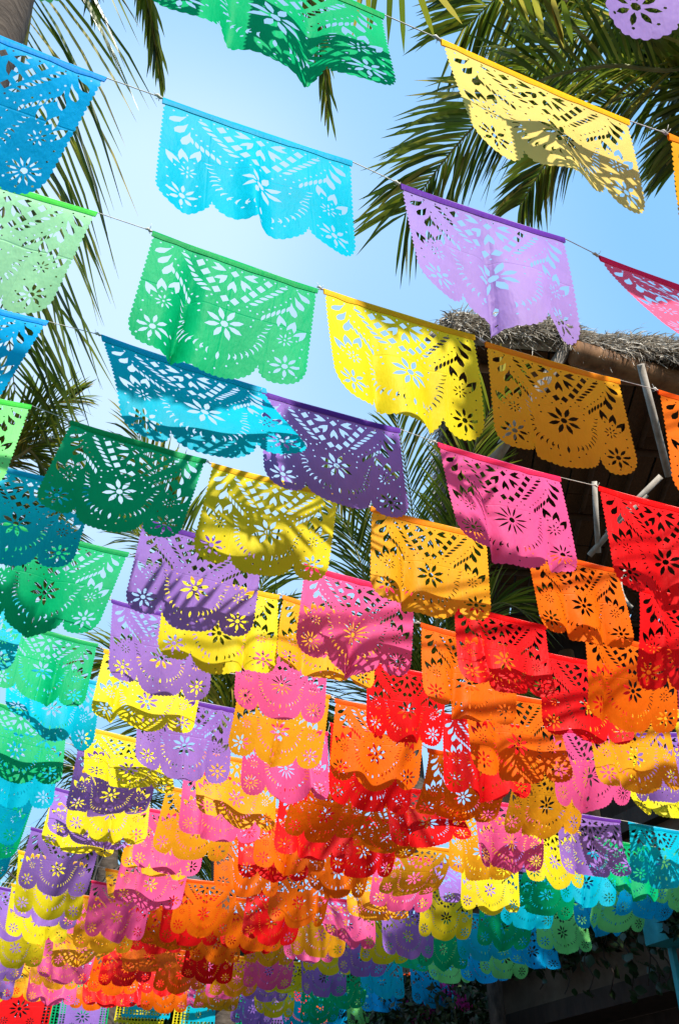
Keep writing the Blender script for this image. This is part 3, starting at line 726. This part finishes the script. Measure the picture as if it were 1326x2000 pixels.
# ------------------------------------------------------------------ house wall with vines, lower corner
TW = 2.86
def wp(D, z, o=0.0): return CAM + S * (TW * H - o) + N * D * H + Z * z * H
house = empty('house', wp(3.4, -.727)); tag(house, 'shaded tan house wall under hanging vines in the lower corner', 'house'); HO = np.array(house.location)
D0, D1 = 2.2, 10.5
def slab(name, mat, d0, d1, z0, z1, o, th=.25):
    mb = MB(); mb.box(wp((d0 + d1) / 2, (z0 + z1) / 2, o - th / 2), N * (d1 - d0) / 2 * H, Z * (z1 - z0) / 2 * H, S * th / 2); return mb.build(name, mat, house, HO)
slab('wall', M_PLASTER, D0, D1, .74, 1.28, 0.0)
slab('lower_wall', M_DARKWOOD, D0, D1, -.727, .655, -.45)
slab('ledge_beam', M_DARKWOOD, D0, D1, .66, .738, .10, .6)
slab('terrace_edge', M_DARKWOOD, D0, D1, 1.28, 1.36, .15, .5)
M_BARK = surf('bark', [(0.35, (0.02, 0.012, 0.008)), (0.7, (0.12, 0.075, 0.05))], 10, 0.95, 0.9, (1, 1, .4))
pp = at_t(965, 1930, 2.62)
mb = MB(); mb.tube([np.array([pp[0], pp[1], 0]), np.array([pp[0] + .02, pp[1], 1.5]), np.array([pp[0], pp[1], pp[2] + .35])], [.10, .085, .08], 10)
po = mb.build('wooden_post', M_BARK, None, np.array([pp[0], pp[1], 0]), True); tag(po, 'rough bark-covered post standing before the dark vine wall', 'post')

M_TURQ = surf('turquoise_paint', [(0.28, (0.10, 0.13, 0.12)), (0.36, (0.02, 0.24, 0.29)), (0.6, (0.03, 0.33, 0.39)), (0.75, (0.06, 0.42, 0.47))], 9, 0.6, 0.4)
tq = at_t(1322, 1740, 2.62); tqb = tq - Z * .36; tqr = empty('painted_pillar', tqb); tag(tqr, 'chipped turquoise painted pillar with scroll relief beside red geraniums', 'pillar')
def pbox(name, cz, hw, hz): mb = MB(); mb.box(np.array([tq[0], tq[1], cz]) + N * .16, S * hw, N * hw, Z * hz); return mb.build(name, M_TURQ, tqr, tqb)
pbox('shaft', tq[2] - .09, .15, .27); pbox('capital', tq[2] + .21, .18, .03); pbox('capital', tq[2] + .265, .20, .022)
mb = MB()
for cx_, cz_, rr in ((-.06, .05, .05), (.05, -.06, .04), (-.04, -.14, .035)):
    mb.tube([tq + N * .008 + S * (cx_ + rr * math.cos(a) * (1 - a / 12)) + Z * (cz_ + rr * math.sin(a) * (1 - a / 12)) for a in np.linspace(0, 7, 14)], .012, 6)
mb.build('scroll', M_TURQ, tqr, tqb, True)
mb = MB(); mb.box(at_t(1318, 1890, 2.66), S * .02, N * .025, Z * .45); dpq = mb.build('drain_pipe', M_TURQ, None, at_t(1318, 1890, 2.66)); tag(dpq, 'turquoise strip of pipe at the lower frame edge below the geraniums', 'pipe')

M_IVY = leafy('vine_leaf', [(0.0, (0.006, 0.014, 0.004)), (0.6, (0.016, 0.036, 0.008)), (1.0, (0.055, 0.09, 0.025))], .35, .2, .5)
M_BLOOM = leafy('magenta_bract', [(0.0, (0.35, 0.01, 0.14)), (1.0, (0.80, 0.05, 0.42))], .6, .35, .2)
M_GERAN = leafy('red_petal', [(0.0, (0.5, 0.01, 0.015)), (1.0, (0.85, 0.04, 0.05))], .5, .3, .3)
lf = [(0, 0, 0), (.30, .22, .05), (.38, .52, .03), (.0, 1.0, -.10), (-.38, .52, .03), (-.30, .22, .05), (0, .45, -.03)]
LEAF_ME = mesh_np('leaf', [np.array(p) * .11 for p in lf], [(0, 1, 6), (1, 2, 6), (2, 3, 6), (3, 4, 6), (4, 5, 6), (5, 0, 6)], M_IVY)
def vine(x, y0, y1, t, n, label, big=1.0):
    a, b = at_t(x, y0, t), at_t(x, y1, t); b = np.array([a[0], a[1], b[2]])
    root = empty('hanging_vine', a); tag(root, label, 'vine', 'vines hanging on the house wall')
    L = a[2] - b[2]; pts = [a + np.array([.03 * math.sin(k * 1.3), .03 * math.cos(k * 1.7), -L * k / 8]) - (0 if k else 0) for k in range(9)]
    mb = MB(); mb.tube(pts, .006, 5); mb.build('stem', M_DARKWOOD, root, a, True)
    for k in range(n):
        f = random.random(); o = link('leaf', LEAF_ME, root, Vector((random.gauss(0, .05), random.gauss(0, .05), -L * f)))
        o.rotation_euler = (random.uniform(-2.6, -1.4), random.gauss(0, .5), random.uniform(-1.2, 1.2) + R(24)); s_ = big * random.uniform(.6, 1.15); o.scale = (s_, s_, s_)
VN = ['farthest', 'second farthest', 'third farthest', 'fourth farthest', 'middle', 'fourth nearest', 'third nearest', 'second nearest', 'nearest']
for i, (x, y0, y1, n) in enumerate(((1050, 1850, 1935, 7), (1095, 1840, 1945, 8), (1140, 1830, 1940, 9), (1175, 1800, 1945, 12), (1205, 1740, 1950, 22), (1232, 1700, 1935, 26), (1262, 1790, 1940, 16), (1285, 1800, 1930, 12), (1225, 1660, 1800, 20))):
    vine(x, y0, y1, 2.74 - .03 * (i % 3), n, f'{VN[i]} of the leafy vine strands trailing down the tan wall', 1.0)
def leaf_cloud(centers, n, size, squash=1.0):
    V = []; F = []
    for _ in range(n):
        c_, r_ = centers[random.randrange(len(centers))]
        d = rng.normal(0, 1, 3); d /= np.linalg.norm(d); p = np.asarray(c_) + d * r_ * (rng.random() ** .4) * np.array([1, 1, squash])
        a = rng.normal(0, 1, 3); a /= np.linalg.norm(a); b_ = np.cross(a, rng.normal(0, 1, 3)); b_ /= np.linalg.norm(b_); s_ = size * rng.uniform(.6, 1.3)
        k = len(V); V += [p - a * s_, p + b_ * s_ * .45, p + a * s_, p - b_ * s_ * .45]; F.append((k, k + 1, k + 2, k + 3))
    return np.array(V), np.array(F, dtype=np.int32)
cs_ = []
for (x, y) in ((1010, 1800), (1060, 1790), (1110, 1780), (1160, 1760), (1200, 1740), (1000, 1850), (960, 1860), (1080, 1840), (1130, 1810), (1190, 1790), (940, 1880), (1040, 1750), (1110, 1730)):
    cs_.append((at_t(x, y, 2.76), .30))
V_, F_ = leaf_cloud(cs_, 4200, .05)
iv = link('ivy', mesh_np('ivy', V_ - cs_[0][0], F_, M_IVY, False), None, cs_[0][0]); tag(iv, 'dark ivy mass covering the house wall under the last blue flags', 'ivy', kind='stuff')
def bush(name, label, cat, leaves, blooms, bloom_mat, nleaf, nbloom, lsize=.05, bsize=.035, stemto=None):
    o = leaves[0][0]; base = np.array([o[0], o[1], 0.0]); root = empty(name, base); tag(root, label, cat)
    v, f = leaf_cloud(leaves, nleaf, lsize); a = link('foliage', mesh_np('foliage', v - base, f, M_IVY, False), root); a['kind'] = 'stuff'
    v, f = leaf_cloud(blooms, nbloom, bsize); a = link('blossom', mesh_np('blossom', v - base, f, bloom_mat, False), root); a['kind'] = 'stuff'
    mb = MB(); mb.tube([base, (base + o) / 2 + np.array([.1, .05, 0]), o], [.05, .035, .015], 8); mb.build('stem', M_DARKWOOD, root, base, True); return root
bl = [(at_t(x, y, 2.55), r_) for x, y, r_ in ((800, 1985, .45), (850, 1960, .4), (720, 1975, .4), (760, 2010, .5), (900, 1990, .45), (690, 1990, .35))]
bb = [(at_t(x, y, 2.50), r_) for x, y, r_ in ((835, 1945, .10), (840, 1968, .12), (800, 1962, .09), (812, 1995, .12), (875, 1935, .10), (845, 1985, .10), (930, 1900, .05), (905, 1960, .08))]
bush('bougainvillea', 'bougainvillea bush with magenta blossom beneath the far turquoise flags', 'bush', bl, bb, M_BLOOM, 5200, 330)
gp = at_t(1312, 1760, 2.55)
bush('geranium', 'potted geranium with small red blooms beside the turquoise pillar', 'plant', [(gp, .16), (gp + Z * .1, .12), (gp - Z * .15, .14)], [(at_t(1296, 1727, 2.5), .035), (at_t(1318, 1762, 2.5), .04), (at_t(1276, 1735, 2.5), .03), (at_t(1322, 1715, 2.5), .03)], M_GERAN, 420, 130, .045, .016)

# ------------------------------------------------------------------ street lamp, far trees, farther garland
M_LAMP = surf('lamp_grey', [(0.3, (0.05, 0.055, 0.065)), (0.7, (0.09, 0.10, 0.115))], 8, 0.5, 0.1)
M_LENS = surf('lamp_lens', [(0.3, (0.16, 0.17, 0.19)), (0.7, (0.24, 0.25, 0.27))], 8, 0.25, 0.05)
lh = at(352, 1722, 13.0); le_ = at(520, 1768, 13.6); lbase = np.array([le_[0] + .9, le_[1] + .2, 0])
lamp = empty('street_lamp', lbase); tag(lamp, 'grey street lamp head on a long arm seen through a gap in the flags', 'street lamp')
ld = (le_ - lh); ld[2] = 0; ld /= np.linalg.norm(ld); sd = np.cross(Z, ld)
mb = MB(); ring = []
for x_, w_, zt, zb in ((-.24, .02, .0, -.03), (-.2, .10, .05, -.05), (-.05, .14, .085, -.06), (.15, .12, .08, -.06), (.30, .06, .05, -.04), (.36, .03, .03, -.03)):
    ring += [lh + ld * x_ + sd * w_ + Z * zb, lh + ld * x_ + sd * w_ * .8 + Z * zt, lh + ld * x_ - sd * w_ * .8 + Z * zt, lh + ld * x_ - sd * w_ + Z * zb]
fs = [(i * 4 + k, i * 4 + (k + 1) % 4, i * 4 + 4 + (k + 1) % 4, i * 4 + 4 + k) for i in range(5) for k in range(4)] + [(3, 2, 1, 0), (20, 21, 22, 23)]
mb.add(ring, fs); mb.build('head', M_LAMP, lamp, lbase)
mb = MB(); mb.box(lh + ld * .02 - Z * .075, ld * .17, sd * .10, Z * .02); mb.build('lens', M_LENS, lamp, lbase)
mb = MB(); mb.tube([lh + Z * .08 - ld * .06, lh + Z * .15 - ld * .06], .035, 10); mb.build('photocell', M_LAMP, lamp, lbase, True)
mb = MB(); mb.tube([lh + ld * .33, le_ + Z * .02, np.array([lbase[0], lbase[1], le_[2] - .35])], .03, 8); mb.build('arm', M_LAMP, lamp, lbase, True)
mb = MB(); mb.tube([lbase, np.array([lbase[0], lbase[1], le_[2] - .1])], [.09, .06], 10); mb.build('pole', M_LAMP, lamp, lbase, True)

M_FAR = leafy('tree_leaf', [(0.0, (0.012, 0.028, 0.010)), (0.6, (0.035, 0.065, 0.018)), (1.0, (0.08, 0.12, 0.035))], .5, .3, .3)
M_TW = surf('twig_bark', [(0.3, (0.05, 0.045, 0.04)), (0.7, (0.13, 0.115, 0.10))], 10, .9, .4)
def tree(label, x, y, dist, wid, hgt, nl, seed, bare=False):
    r_ = random.Random(seed); C = at(x, y, dist); base = np.array([C[0], C[1], 0]); root = empty('tree', base); tag(root, label, 'tree', 'trees closing the far end of the street')
    mb = MB(); tips = []
    def grow(p, d, l, rad, lev):
        q = p + d * l; m_ = (p + q) / 2 + np.array([r_.gauss(0, .06), r_.gauss(0, .06), 0]) * l
        mb.tube([p, m_, q], [rad, rad * .85, rad * .65], 6 if lev < 2 else 4, False); tips.append((q, lev))
        if lev < (5 if bare else 3):
            for _ in range(3 if lev < 3 else 2):
                e = d + np.array([r_.gauss(0, .55), r_.gauss(0, .55), r_.gauss(.1, .3)]); e /= np.linalg.norm(e); grow(q, e, l * r_.uniform(.6, .8), rad * .6, lev + 1)
    grow(base, np.array([0, 0, 1.0]), C[2] * (.5 if bare else .45), .14, 0)
    mb.build('trunk', M_TW, root, base, True)
    ctr = [(C + np.array([r_.uniform(-wid, wid), r_.uniform(-wid, wid) * .7, r_.uniform(-hgt, hgt)]), r_.uniform(.35, .8)) for _ in range(16)]
    if bare: ctr = [(t_[0], .3) for t_ in tips if t_[1] >= 4][::3]
    v, f = leaf_cloud(ctr, nl, .12 if not bare else .06); a = link('crown', mesh_np('crown', v - base, f, M_FAR, False), root); a['kind'] = 'stuff'
def cordpt(t, D, z): return cord(t, D, z)
SHADE_CAN = [(cordpt(t_, D_, 4.4 + .2 * math.sin(i * 2.1)), .62) for i, (t_, D_) in enumerate(((2.25, .1), (2.55, .25), (2.2, .65), (2.55, .75), (2.3, 1.15), (2.6, 1.25), (2.3, -.3), (2.65, -.2), (2.85, .5), (2.4, 1.6)))]  # unseen canopy added to shade the right-hand ends of the far cords
cb = cordpt(3.1, .3, -.727); crt = empty('tree', cb); tag(crt, 'unseen tree added beside the camera to shade the brown-gold and deep green flags', 'tree')
v2, f2 = leaf_cloud(SHADE_CAN, 5200, .12, .5); v3, f3 = leaf_cloud(shade_at, 5600, .075)
v2, f2 = np.concatenate([v2, v3]), np.concatenate([f2, f3 + len(v2)]); a = link('crown', mesh_np('crown', v2 - cb, f2, M_FAR, False), crt); a['kind'] = 'stuff'
mb2 = MB(); fk = cordpt(3.0, .35, 2.6); mb2.tube([cb, (cb + fk) / 2 + S * .15, fk], [.28, .22, .16], 10)
for p_, r_ in SHADE_CAN: mb2.tube([fk, (fk + p_) / 2 + Z * .4, p_], [.08, .05, .015], 6)
for p_, r_ in shade_at: mb2.tube([fk, (fk + p_) / 2 + Z * .5 - N * .6, p_], [.03, .015, .006], 5)
mb2.build('trunk', M_TW, crt, cb, True)
for i, (lab, x, y, d_, w_, h_, n_, b_) in enumerate((
        ('thin bare-branched tree showing through gaps beside the brown-gold flags', 265, 1880, 17, 1.2, 1.0, 260, True),
        ('spindly half-bare tree at the far end left of the street', 120, 1900, 19, 1.4, 1.0, 500, True),
        ('dense dark tree beyond the lowest scarlet flags', 405, 1950, 18, 1.4, 1.1, 2600, False),
        ('round dark tree beyond the green bordered flags', 30, 2010, 18, 1.6, 1.2, 2600, False),
        ('bushy tree behind the blue bordered flags', 210, 2010, 17, 1.4, .9, 2600, False),
        ('broad leafy tree beyond the last purple flags', 590, 1985, 18, 1.7, 1.0, 3000, False),
        ('leafy tree glinting beneath the farthest orange flags', 760, 1975, 16, 1.2, .8, 2600, False))):
    tree(lab, x, y, d_, w_, h_, n_, 20 + i, b_)

LAT = [('red', (-12, 1915, 112, 1922), 'crimson squared flag crumpled at the bottom corner'), ('green', (112, 1912, 222, 1915), 'green squared flag with a lattice border beneath the golden one'),
       ('purple', (122, 1945, 212, 1950), 'violet squared flag hanging before the green lattice flag'),
       ('yellow', (240, 1908, 336, 1914), 'yellow lattice-bordered flag behind a turquoise one, under scarlet flags'), ('cyan', (248, 1900, 340, 1906), 'turquoise squared flag with zigzag hem under scarlet flags'),
       ('yellow', (348, 1926, 448, 1930), 'yellow lattice-bordered flag under the brown-orange flags'), ('cyan', (366, 1912, 470, 1916), 'turquoise squared flag with zigzag hem under the brown-orange flags'),
       ('green', (466, 1912, 560, 1918), 'green lattice-bordered flag beneath the golden and pink flags'), ('purple', (486, 1918, 575, 1922), 'violet squared flag within the green lattice border'),
       ('red', (560, 1938, 660, 1930), 'crimson squared flag low under the last yellow flag'), ('orange', (612, 1965, 660, 1962), 'small orange squared flag low beside the dark post'),
       ('orange', (668, 1935, 730, 1915), 'orange squared flag beneath the farthest green flags'), ('green', (600, 1950, 680, 1938), 'dark green squared flag along the lowest garland'),
       ('orange', (780, 1905, 850, 1885), 'orange flag with a pierced grid blown sideways above the bougainvillea'), ('blue', (690, 1935, 760, 1925), 'blue squared flag low above the leafy tree')]
fd = {}
for i, (cn, q, lab) in enumerate(LAT):
    Dl = 6.05 + (.10 if i % 2 else 0) + .02 * i
    if cn == 'orange' and q[0] == 780: Dl = 5.2
    P0, P1 = on_plane(q[0], q[1], Dl), on_plane(q[2], q[3], Dl); w_ = np.linalg.norm(P1 - P0)
    make_flag(cn, P0, P1, lab, 'squared flags of the farther garland', 'lattice', random.gauss(0, .06), random.gauss(.1, .15), random.gauss(-.04, .04), [], [(.025, 1.5, random.random(), 0)], 0.0, w=max(w_ * .88, .42), name='paper_flag')
